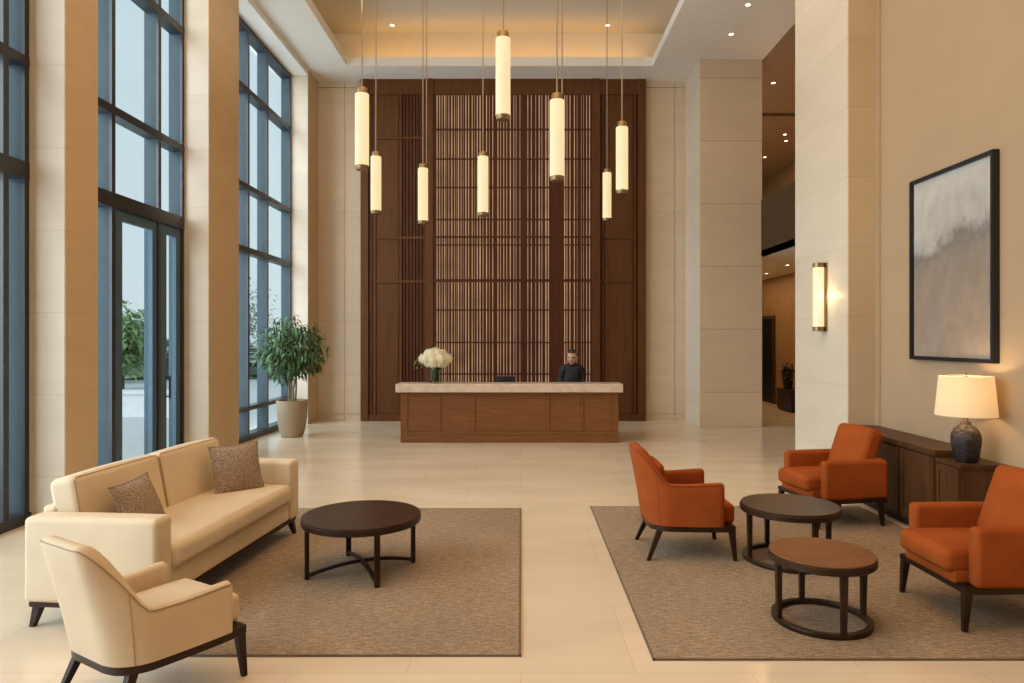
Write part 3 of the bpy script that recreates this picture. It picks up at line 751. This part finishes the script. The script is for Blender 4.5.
# ------------------------------------------------------------------ curved-back armchair
def smooth(a,b,x):
    t = max(0,min(1,(x-a)/(b-a))); return t*t*(3-2*t)
def barrel_chair(name, label, loc, rz, fab, pipe, lift, hb=.84, ha=.615, lean=.10, taper=.16, sc=1.0, group=None, inner=True):
    t = thing(name, label, 'armchair', loc, rz, group); t.scale = (sc,sc,sc)
    w, rear, fr, rc = .335, -.315, .242, .19
    path = [(fr-(fr-(rear+rc))*i/10, w-.02*(i/10)**2) for i in range(11)]
    w2 = w-.02
    path += [(rear+rc-rc*math.sin(R(9*i)), w2-rc+rc*math.cos(R(9*i))) for i in range(1,11)]
    half = w2-rc
    path += [(rear, half-half*2*i/8) for i in range(1,8)]
    path += [(x_,-y_) for x_,y_ in reversed(path[:21])]
    n = len(path); z0 = .285
    acc = [0]
    for i in range(1,n): acc.append(acc[-1]+math.dist(path[i],path[i-1]))
    tot = acc[-1]; rings = []; topline = []
    for i,(x_,y_) in enumerate(path):
        a = path[max(0,i-1)]; b = path[min(n-1,i+1)]
        tx,ty = b[0]-a[0], b[1]-a[1]; l = math.hypot(tx,ty); nx,ny = ty/l, -tx/l     # outward normal candidate
        if nx*x_+ny*y_ < 0: nx,ny = -nx,-ny
        s = min(acc[i], tot-acc[i])
        k = smooth(.41,.61,s)                        # 0 on the arm, 1 on the back
        h = ha + (hb-ha)*k - .012*smooth(.0,.3,s)*(1-k)
        th = .075+.02*k; r = th/2
        ring = []
        def off(z): return lean*k*max(0,(z-z0)/(hb-z0))**1.15
        def yt(z): return 1-taper*k*max(0,(z-z0)/(hb-z0))
        for (o, z) in ((0,z0),(0,z0+(h-z0)*.33),(0,z0+(h-z0)*.66),(0,h-r)):
            ring.append((x_-nx*o-off(z), (y_-ny*o)*yt(z), z))
        for j in range(1,6):
            an = PI*j/6; o = r-r*math.cos(an); z = h-r+r*math.sin(an)*.8
            ring.append((x_-nx*o-off(z), (y_-ny*o)*yt(z), z))
        for (o, z) in ((th,h-r),(th,z0+(h-z0)*.66),(th,z0+(h-z0)*.33),(th,z0)):
            ring.append((x_-nx*o-off(z), (y_-ny*o)*yt(z), z))
        rings.append(ring); topline.append(Vector(ring[4])+Vector((nx*.002,ny*.002,.003)))
    # rounded arm fronts
    def cap(ring):
        c = [sum(p[q] for p in ring)/len(ring) for q in range(3)]
        return [(p[0]+.016, c[1]+(p[1]-c[1])*.62, min(p[2], p[2] if p[2] < ha-.05 else p[2]-.014)) for p in ring]
    rings = [cap(rings[0])]+rings+[cap(rings[-1])]
    m = len(rings[0]); mb = MB()
    vs_ = [p for r_ in rings for p in r_]; fs_ = []
    for i in range(len(rings)-1):
        for j in range(m):
            fs_.append((i*m+j, i*m+(j+1)%m, (i+1)*m+(j+1)%m, (i+1)*m+j))
    fs_.append(tuple(range(m))[::-1]); fs_.append(tuple(range((len(rings)-1)*m, len(rings)*m)))
    mb.add(vs_, fs_); mb.build('shell', fab, t, 50)
    mb = MB().tube([tuple(p) for p in topline],.0035,6)
    for ii in (14, n-15):
        rg = rings[ii+1]; mb.tube([rg[0],rg[1],rg[2],rg[3],rg[4]],.003,6)
    mb.build('piping', pipe, t)
    MB().soft((.59,2*w-.16,.155),.035,(.067,0,.365),bulge=(.006,0,.018),div=6).build('seat_cushion', fab, t)
    if inner: MB().soft((.09,2*w-.24,.34),.04,(-.205,0,.585),(0,R(-11),0),bulge=(.02,0,.0),div=6).build('back_cushion', fab, t)
    # front apron and wooden rail following the outline
    poly = [(x_ if x_ > rear+.02 else x_+.004, y_*.985) for x_,y_ in path]
    poly = [(.352,.315)]+[p for p in poly]+[(.352,-.315)]
    MB().prism([(a*.99,b*.99) for a,b in poly], .242, .286).build('seat_rail', M['darkwood'], t, 30)
    for (bx,by,tx,ty,key) in ((.35,.29,.325,.285,0),(.35,-.29,.325,-.285,1),(-.325,.28,-.225,.235,2),(-.325,-.28,-.225,-.235,3)):
        mb = MB(); leg(mb,bx,by,tx,ty,.245,lift[key]/sc,.028,.048); mb.build('leg', M['darkwood'], t, 0, .003)
    return t
barrel_chair('armchair', 'cream armchair with curved back, seen from behind, in front of the sofa', (-1.845,3.44,0), R(58), M['creamchair'], M['creampipe'], (RZ,0,0,0), hb=.89, ha=.56, lean=.15, taper=.04, sc=.95, inner=False)
barrel_chair('armchair', 'orange armchair with curved back facing right, nearest the reception desk', (1.32,5.67,0), 0, M['orange'], M['orangepipe'], (RZ,)*4, hb=.885, ha=.63, lean=.11, taper=.12)

# ------------------------------------------------------------------ square-arm armchairs
def box_chair(label, loc, rz):
    t = thing('armchair', label, 'armchair', loc, rz, 'square-armed orange armchairs')
    fab = M['orange']; w = .355
    for s in (-1,1):
        MB().soft((.64,.10,.355),.032,(-.045,s*(w-.05),.4475),bulge=(0,.004,.004)).build('arm', fab, t)
    MB().soft((.66,2*w-.2,.085),.02,(.02,0,.312)).build('seat_base', fab, t)
    MB().soft((.58,2*w-.2,.14),.04,(.108,0,.405),bulge=(.012,0,.02),div=6).build('seat_cushion', fab, t)
    MB().soft((.10,2*w-.16,.36),.03,(-.325,0,.45),(0,R(-4),0)).build('back_frame', fab, t)
    MB().soft((.16,2*w-.20,.47),.05,(-.265,0,.665),(0,R(-19),0),bulge=(.022,0,.01),div=8).build('back_cushion', fab, t)
    MB().box(-.36,.335,-w+.012,w-.012,.235,.272).build('base_rail', M['darkwood'], t, 0, .004)
    for sx in (-1,1):
        for sy in (-1,1):
            leg(MB(), sx*.33, sy*.32, sx*.31, sy*.312, .237, RZ, .028, .048).build('leg', M['darkwood'], t, 0, .003)
    return t
bc = box_chair('orange square-armed armchair beside the pale stone column', (2.965,6.64,0), R(190))
c2 = copy_tree(bc); c2.location = (2.945,4.41,0); c2.rotation_euler = (0,0,R(181.5))
c2['label'] = 'orange square-armed armchair in the right foreground, cut off by the picture edge'

# ------------------------------------------------------------------ tables
def disc(mb, r, z0, z1, n=64, e=.006):
    return mb.lathe([(r-e,z0),(r,z0+e),(r,z1-e),(r-e,z1)], n)
def polar(r,a,z): return (r*math.cos(R(a)), r*math.sin(R(a)), z)
ct = thing('coffee_table', 'low round dark wood coffee table with crossed stretchers beside the sofa', 'table', (-1.19,5.16,RZ))
disc(MB(), .4375, .368, .412).build('apron', M['darkwood'], ct)
disc(MB(), .436, .412, .424, 64, .004).build('table_top', M['tabletop'], ct)
for a in (208,298,28,118):
    mb = MB(); x_,y_,_ = polar(.40,a,0)
    mt = Matrix.Translation((x_,y_,0)) @ Matrix.Rotation(R(a),4,'Z')
    mb.box(-.014,.014,-.019,.019,0,.369,mt); mb.build('leg', M['darkwood'], ct, 0, .002)
for a in (208,298):
    mb = MB(); vs_ = []; fs_ = []; K = 16
    for i in range(K+1):
        u = 2*i/K-1; x_ = .39*u; z_ = .014+.05*(1-u*u)
        for (yy,zz) in ((-.014,0),(.014,0),(.014,.022),(-.014,.022)): vs_.append((x_,yy,z_+zz))
    for i in range(K):
        for j in range(4): fs_.append((i*4+j,(i+1)*4+j,(i+1)*4+(j+1)%4,i*4+(j+1)%4))
    fs_ += [(0,1,2,3),(K*4+3,K*4+2,K*4+1,K*4)]
    mb.add(vs_,fs_,Matrix.Rotation(R(a),4,'Z')); mb.build('stretcher', M['darkwood'], ct, 40)
def ring_table(label, loc, r, h, angs, topmat):
    t = thing('side_table', label, 'table', loc)
    disc(MB(), r, h-.055, h-.012).build('apron', M['darkwood'], t)
    disc(MB(), r-.006, h-.012, h, 64, .004).build('table_top', topmat, t)
    for a in angs:
        mb = MB(); x_,y_,_ = polar(r-.035,a,0)
        mt = Matrix.Translation((x_,y_,0)) @ Matrix.Rotation(R(a),4,'Z')
        q = MB().frustum((-.004,0,0),(0,0,h-.054),.026,.034,.030,.040); mb.add(q.v,q.f,mt); mb.build('leg', M['darkwood'], t, 0, .002)
    mb = MB(); mb.lathe([(r-.056,0),(r-.022,0),(r-.020,.004),(r-.020,.026),(r-.022,.03),(r-.056,.03),(r-.058,.026),(r-.058,.004),(r-.056,0)],64,cap=False)
    mb.build('foot_ring', M['darkwood'], t, 40)
    return t
ring_table('round black-brown side table behind the smaller brown-topped one', (2.11,5.42,RZ), .375, .435, (190,280,10,100), M['tabletop'])
ring_table('smaller round side table with lighter brown top and ring base in front', (1.85,4.25,RZ), .312, .425, (186,272,6,92), M['browntop'])

# ------------------------------------------------------------------ sideboard, lamp, painting, sconce
sb = thing('sideboard', 'long dark wood sideboard against the tan wall, nearer end lower', 'sideboard', (0,0,0))
FX = 3.57; Y0, Y1, Y2 = 5.59, 5.94, 7.66
WX = XR-.005
MB().box(FX+.02,WX,Y1+.005,Y2-.01,.07,.735).build('tall_carcass', M['console'], sb, 0, .003)
MB().box(FX-.012,WX,Y1-.0,Y2,.735,.782).build('tall_top', M['console'], sb, 0, .005)
MB().box(FX+.02,WX,Y0+.015,Y1+.004,.07,.69).build('low_carcass', M['console'], sb, 0, .003)
MB().box(FX-.006,WX,Y0,Y1-.001,.69,.72).build('low_top', M['console'], sb, 0, .005)
MB().box(FX+.05,WX,Y0+.05,Y2-.02,0,.07).build('plinth', M['darkwood'], sb, 0)
for a,b,zt in ((Y0+.03,Y1-.01,.685),(Y1+.02,6.49,.72),(6.51,7.06,.72),(7.08,7.64,.72)):
    d = MB().box(FX,FX+.022,a,b,.085,zt).build('door', M['console'], sb, 0, .003)
    MB().box(FX-.008,FX,a+.005,a+.05,.09,zt-.005).box(FX-.008,FX,b-.05,b-.005,.09,zt-.005).box(FX-.008,FX,a+.05,b-.05,zt-.06,zt-.005).box(FX-.008,FX,a+.05,b-.05,.09,.15).build('door_frame', M['console'], d, 0, .002)
MB().box(FX+.04,WX-.02,Y0+.003,Y0+.016,.09,.66).build('end_panel', M['console'], sb, 0, .003)
# table lamp
LX, LY, LZ = 3.705, 5.745, .721
tl = thing('table_lamp', 'table lamp with dark glazed ceramic base and glowing linen drum shade', 'lamp', (LX,LY,LZ))
MB().lathe([(.076,0),(.082,.008),(.098,.07),(.111,.15),(.113,.19),(.106,.235),(.085,.278),(.055,.303),(.040,.312),(.040,.330),(.036,.334)],40).build('base', M['lampbody'], tl)
MB().lathe([(.022,.334),(.022,.36),(.010,.365),(.010,.43)],16).build('stem', M['brass'], tl)
sh = MB()
for (ra,za_),(rb,zb_) in (((.228,.385),(.198,.712)),):
    sh.lathe([(ra,za_),(rb,zb_),(rb-.004,zb_),(ra-.004,za_),(ra,za_)],56,cap=False)
sh.build('lamp_shade', M['shade'], tl, 40)
mb = MB().tube([(0,0,.36),(.05,0,.42),(.06,0,.55),(.03,0,.69),(0,0,.715)],.004,6).tube([(0,0,.36),(-.05,0,.42),(-.06,0,.55),(-.03,0,.69),(0,0,.715)],.004,6)
for a in (0,2.09,4.19): mb.tube([(0,0,.712),(.196*math.cos(a),.196*math.sin(a),.712)],.003,5)
mb.lathe([(.004,.715),(.012,.722),(.012,.735),(.004,.742)],12); mb.build('harp', M['brass'], tl)
MB().lathe([(.012,.43),(.034,.49),(.034,.53),(.012,.555)],16).build('light_bulb', emis('bulb_glass',(1,.78,.45),3), tl)
# painting
pt_ = thing('framed_painting', 'large abstract painting in misty greys and taupe, thin black frame, on the tan wall', 'painting', (XR,6.32,2.426))
hw, hh = .615, .888
MB().box(-.03,-.022,-hw+.03,hw-.03,-hh+.03,hh-.03).build('canvas', M['art'], pt_, 0)
MB().box(-.06,-.0,-hw,-hw+.035,-hh,hh).box(-.06,-.0,hw-.035,hw,-hh,hh).box(-.06,-.0,-hw+.035,hw-.035,-hh,-hh+.035).box(-.06,-.0,-hw+.035,hw-.035,hh-.035,hh).build('frame', M['black'], pt_, 0, .003)
# sconce
sn = thing('wall_sconce', 'tall brass wall sconce with glowing cylinder on the pale column', 'wall lamp', (3.65,8.27,1.83))
MB().box(-.018,0,-.055,.055,.0,.82).build('back_plate', M['brass'], sn, 0, .004)
MB().lathe([(.062,.05),(.062,.77)],32,(-.085,0,0)).build('glass_cylinder', M['sconce'], sn)
MB().lathe([(.066,0),(.066,.055),(.060,.056)],32,(-.085,0,0)).build('end_cap', M['brass'], sn)
MB().lathe([(.060,.764),(.066,.765),(.066,.82)],32,(-.085,0,0)).build('end_cap', M['brass'], sn)

# ------------------------------------------------------------------ pendants
def pend_mesh():
    r = .082; Lg = 1.0
    a = [(r*.78,.0),(r*.80,.035),(r*.98,.036),(r*.98,.075)]
    return r, Lg
pend = [ # px centre, top y, bottom y, second cable px or None, label
 (362,88,170,None,'pendant tube lamp at the far left, longest of the left pair'),
 (376,152,214,None,'small pendant tube lamp just right of the leftmost one'),
 (423,164,224,428,'pendant tube lamp third from the left, hung on two cables'),
 (483,152,216,None,'pendant tube lamp in front of the slatted screen, fourth from the left'),
 (503,32,120,None,'highest and largest pendant tube lamp in the middle'),
 (557,94,181,563,'large pendant tube lamp right of the middle, hung on two cables'),
 (607,169,221,None,'smallest pendant tube lamp, lower one of the right pair'),
 (622,122,194,None,'rightmost pendant tube lamp, higher one of the right pair')]
PL = .95; PR = .080
glassM = capM = None
for (px, yt, yb, px2, lab) in pend:
    d = PL*F/(yb-yt); X = (px-PX)*d/F; zt = H-(yt-PY)*d/F; zb = zt-PL
    t = thing('pendant_lamp', lab, 'pendant lamp', (X,d,zb), group='tube pendants over the lobby')
    parts = []
    if glassM is None:
        g = MB().lathe([(PR*.9,.045),(PR,.05),(PR,.87),(PR*.97,.878),(PR*.9,.88)],32).build('glass_tube', M['pend'], t)
        b_ = MB().lathe([(PR*.86,.0),(PR*.9,.006),(PR*.97,.045),(PR*.97,.05),(PR*.9,.052)],32).build('bottom_ring', M['brass'], t)
        c_ = MB().lathe([(PR*.9,.875),(PR*.78,.882),(PR*.78,PL-.01),(PR*.7,PL),(.01,PL)],32).build('top_cap', M['brass'], t)
        glassM = (g,b_,c_)
    else:
        for s_ in glassM:
            o = s_.copy(); COL.objects.link(o); o.parent = t
    MB().tube([(0,0,PL-.005),(0,0,ZU-zb-.02)],.0085,6).build('cable', M['cable'], t)
    if px2:
        ox = (px2-px)*d/F; ox = min(ox, PR*.78-.006)
        MB().tube([(ox,0,PL-.005),(ox,0,ZU-zb-.02)],.0085,6).build('cable', M['cable'], t)
    MB().lathe([(.07,ZU-zb-.03),(.07,ZU-zb)],24).build('ceiling_canopy', M['brass'], t)

# ------------------------------------------------------------------ downlights
dl0 = None
def downlight(x, y, z, label, s=1.0):
    global dl0
    if dl0 is None:
        t = thing('downlight', label, 'ceiling light', group='recessed ceiling downlights')
        MB().lathe([(.052,-.006),(.075,-.006),(.078,.0),(.052,0)],28,cap=False).build('trim_ring', M['fascia'], t)
        MB().lathe([(.001,-.004),(.052,-.004)],24,cap=False).build('lens', M['bulb'], t)
        dl0 = t
    else: t = copy_tree(dl0)
    t.location = (x,y,z); t['label'] = label; t.scale = (.75,.75,1)
    return t
downlight(-2.54*14/13.6,14.0,ZU,'recessed downlight in the raised ceiling, above the left part of the feature wall')
downlight(1.71*14/13.6,14.0,ZU,'recessed downlight in the raised ceiling, above the right part of the feature wall')
downlight(3.71,11.28,ZC,'recessed downlight in the right soffit, the one nearer the pale column')
downlight(3.77,12.37,ZC,'recessed downlight in the right soffit, the one nearer the stone pier')
downlight(5.34,14.6,7.15,'topmost downlight in the dark aisle ceiling between pier and column')
downlight(7.0,18.3,7.15,'second downlight from the top in the dark aisle ceiling')
downlight(7.26,18.9,7.15,'third downlight from the top in the dark aisle ceiling')
downlight(7.28,20.6,7.15,'farthest and lowest downlight in the dark upper aisle ceiling')
downlight(6.11,17.17,3.36,'left downlight in the low corridor ceiling between pier and column')
downlight(5.87,15.2,3.36,'right downlight in the low corridor ceiling between pier and column')

# corridor cabinet and plant
cb = thing('cabinet', 'low dark cabinet against the corridor wall beyond the column', 'cabinet', (6.5,16.5,0))
MB().box(-.22,.23,-.45,.45,.05,.50).build('carcass', M['black'], cb, 0, .004)
MB().box(-.24,.23,-.47,.47,.50,.53).build('top', M['bronze'], cb, 0, .004)
MB().box(-.18,.23,-.42,.42,0,.05).build('plinth', M['black'], cb, 0)
cp = thing('potted_plant', 'dark leafy plant in a small pot on the corridor cabinet', 'plant', (6.38,16.5,.531))
MB().lathe([(.07,0),(.10,.02),(.12,.18),(.11,.2),(.02,.19)],24).build('pot', M['black'], cp)
foliage(220,(0,0,.42),(.15,.15,.25),.11,.05,21,.2).build('foliage', plain('dim_leaf',(.02,.022,.012),.6), cp, 0)

# ------------------------------------------------------------------ light
def area(name, loc, rot, sx, sy, power, col, portal=False):
    l = bpy.data.lights.new(name,'AREA'); l.shape = 'RECTANGLE'; l.size = sx; l.size_y = sy; l.energy = power; l.color = col
    if portal: l.cycles.is_portal = True
    o = bpy.data.objects.new(name,l); COL.objects.link(o); o.location = loc; o.rotation_euler = rot; return o
WARM = (1,.56,.24)
area('tray_fill', (-.4,4.6,ZU-.03), (0,0,0), 5.0, 10.5, 245, WARM)  # added warm fill under the raised ceiling, no fitting modelled
area('rear_light', (0,-2.7,ZC-.03), (0,0,0), 7.0, 3.5, 70, WARM)  # unseen warm fill behind the camera
COVE = (1,.52,.14)
area('cove_back', ((TX0+TX1)/2,TY1+.35,ZC+.22), (R(180),0,0), 6.0,   .12, 17, COVE)
area('cove_left', (TX0-.33,7,ZC+.22), (R(180),0,0), .12, 13, 8, COVE)
area('cove_right', (TX1+.33,7,ZC+.22), (R(180),0,0), .12, 13, 8, COVE)
def pointl(name, loc, power, col, r=.05):
    l = bpy.data.lights.new(name,'POINT'); l.energy = power; l.color = col; l.shadow_soft_size = r
    o = bpy.data.objects.new(name,l); COL.objects.link(o); o.location = loc
pointl('lamp_light', (LX,LY,LZ+.60), 8.5, (1,.72,.40), .05)
pointl('sconce_light', (3.65-.085,8.13,2.25), 1.6, (1,.66,.3), .04)
area('corridor_light', (5.7,17,3.33), (0,0,0), 1.2, 5, 45, (1,.66,.34))
area('aisle_light', (6.3,17,7.1), (0,0,0), 2.0, 8, 280, (1,.62,.30))
SKY = (.84,.93,1)
area('sky_fill_near', (-5.6,2.6,3.6), (0,R(-90),R(12)), 6.8, 7.0, 460, SKY)  # three added lamps outside the glass strengthen the daylight coming in
area('sky_fill_mid', (-5.5,8.3,3.6), (0,R(-90),R(12)), 6.8, 2.4, 150, SKY)
area('sky_fill_far', (-5.5,12.3,3.6), (0,R(-90),R(12)), 6.8, 3.3, 190, SKY)
area('ceiling_fill', (-.4,4.8,6.1), (R(170),0,0), 5.5, 6.5, 300, (1,.88,.70))  # added fill above the view, aimed up to brighten the ceiling
area('portal_near', (XW-.25,2.8,3.6), (0,R(-90),0), 7, 7.4, 1, (1,1,1), True)
area('portal_mid', (XW-.25,8.3,3.6), (0,R(-90),0), 7, 2.5, 1, (1,1,1), True)
area('portal_far', (XW-.25,12.3,3.6), (0,R(-90),0), 7, 3.4, 1, (1,1,1), True)
sun = bpy.data.lights.new('overcast_sun','SUN'); sun.energy = 3.2; sun.angle = R(60); sun.color = (.90,.96,1)
so = bpy.data.objects.new('overcast_sun', sun); COL.objects.link(so)
so.rotation_euler = Vector((.85,.62,-.38)).to_track_quat('-Z','Y').to_euler()

w = bpy.data.worlds.new('sky'); SC.world = w; w.use_nodes = True
t = w.node_tree; bg = t.nodes['Background']
tc = N(t,'ShaderNodeTexCoord'); sep = N(t,'ShaderNodeSeparateXYZ'); L(t,tc.outputs['Generated'],sep.inputs[0])
nz = N(t,'ShaderNodeTexNoise', Scale=2.0, Detail=4.0); L(t,tc.outputs['Generated'],nz.inputs['Vector'])
ad = N(t,'ShaderNodeMath',operation='MULTIPLY_ADD'); L(t,nz.outputs['Fac'],ad.inputs[0]); ad.inputs[1].default_value=.12; L(t,sep.outputs['Z'],ad.inputs[2])
col = ramp(t, ad.outputs[0], [(.0,(.60,.67,.69)),(.15,(.60,.69,.71)),(.6,(.52,.65,.70)),(1,(.46,.60,.68))])
L(t,col,bg.inputs['Color']); bg.inputs['Strength'].default_value = 1.15

SC.view_settings.view_transform = 'Standard'
SC.view_settings.exposure = 0
SC.cycles.use_denoising = True
SC.cycles.max_bounces = 8; SC.cycles.diffuse_bounces = 5; SC.cycles.transparent_max_bounces = 8
SC.cycles.sample_clamp_indirect = 4.0
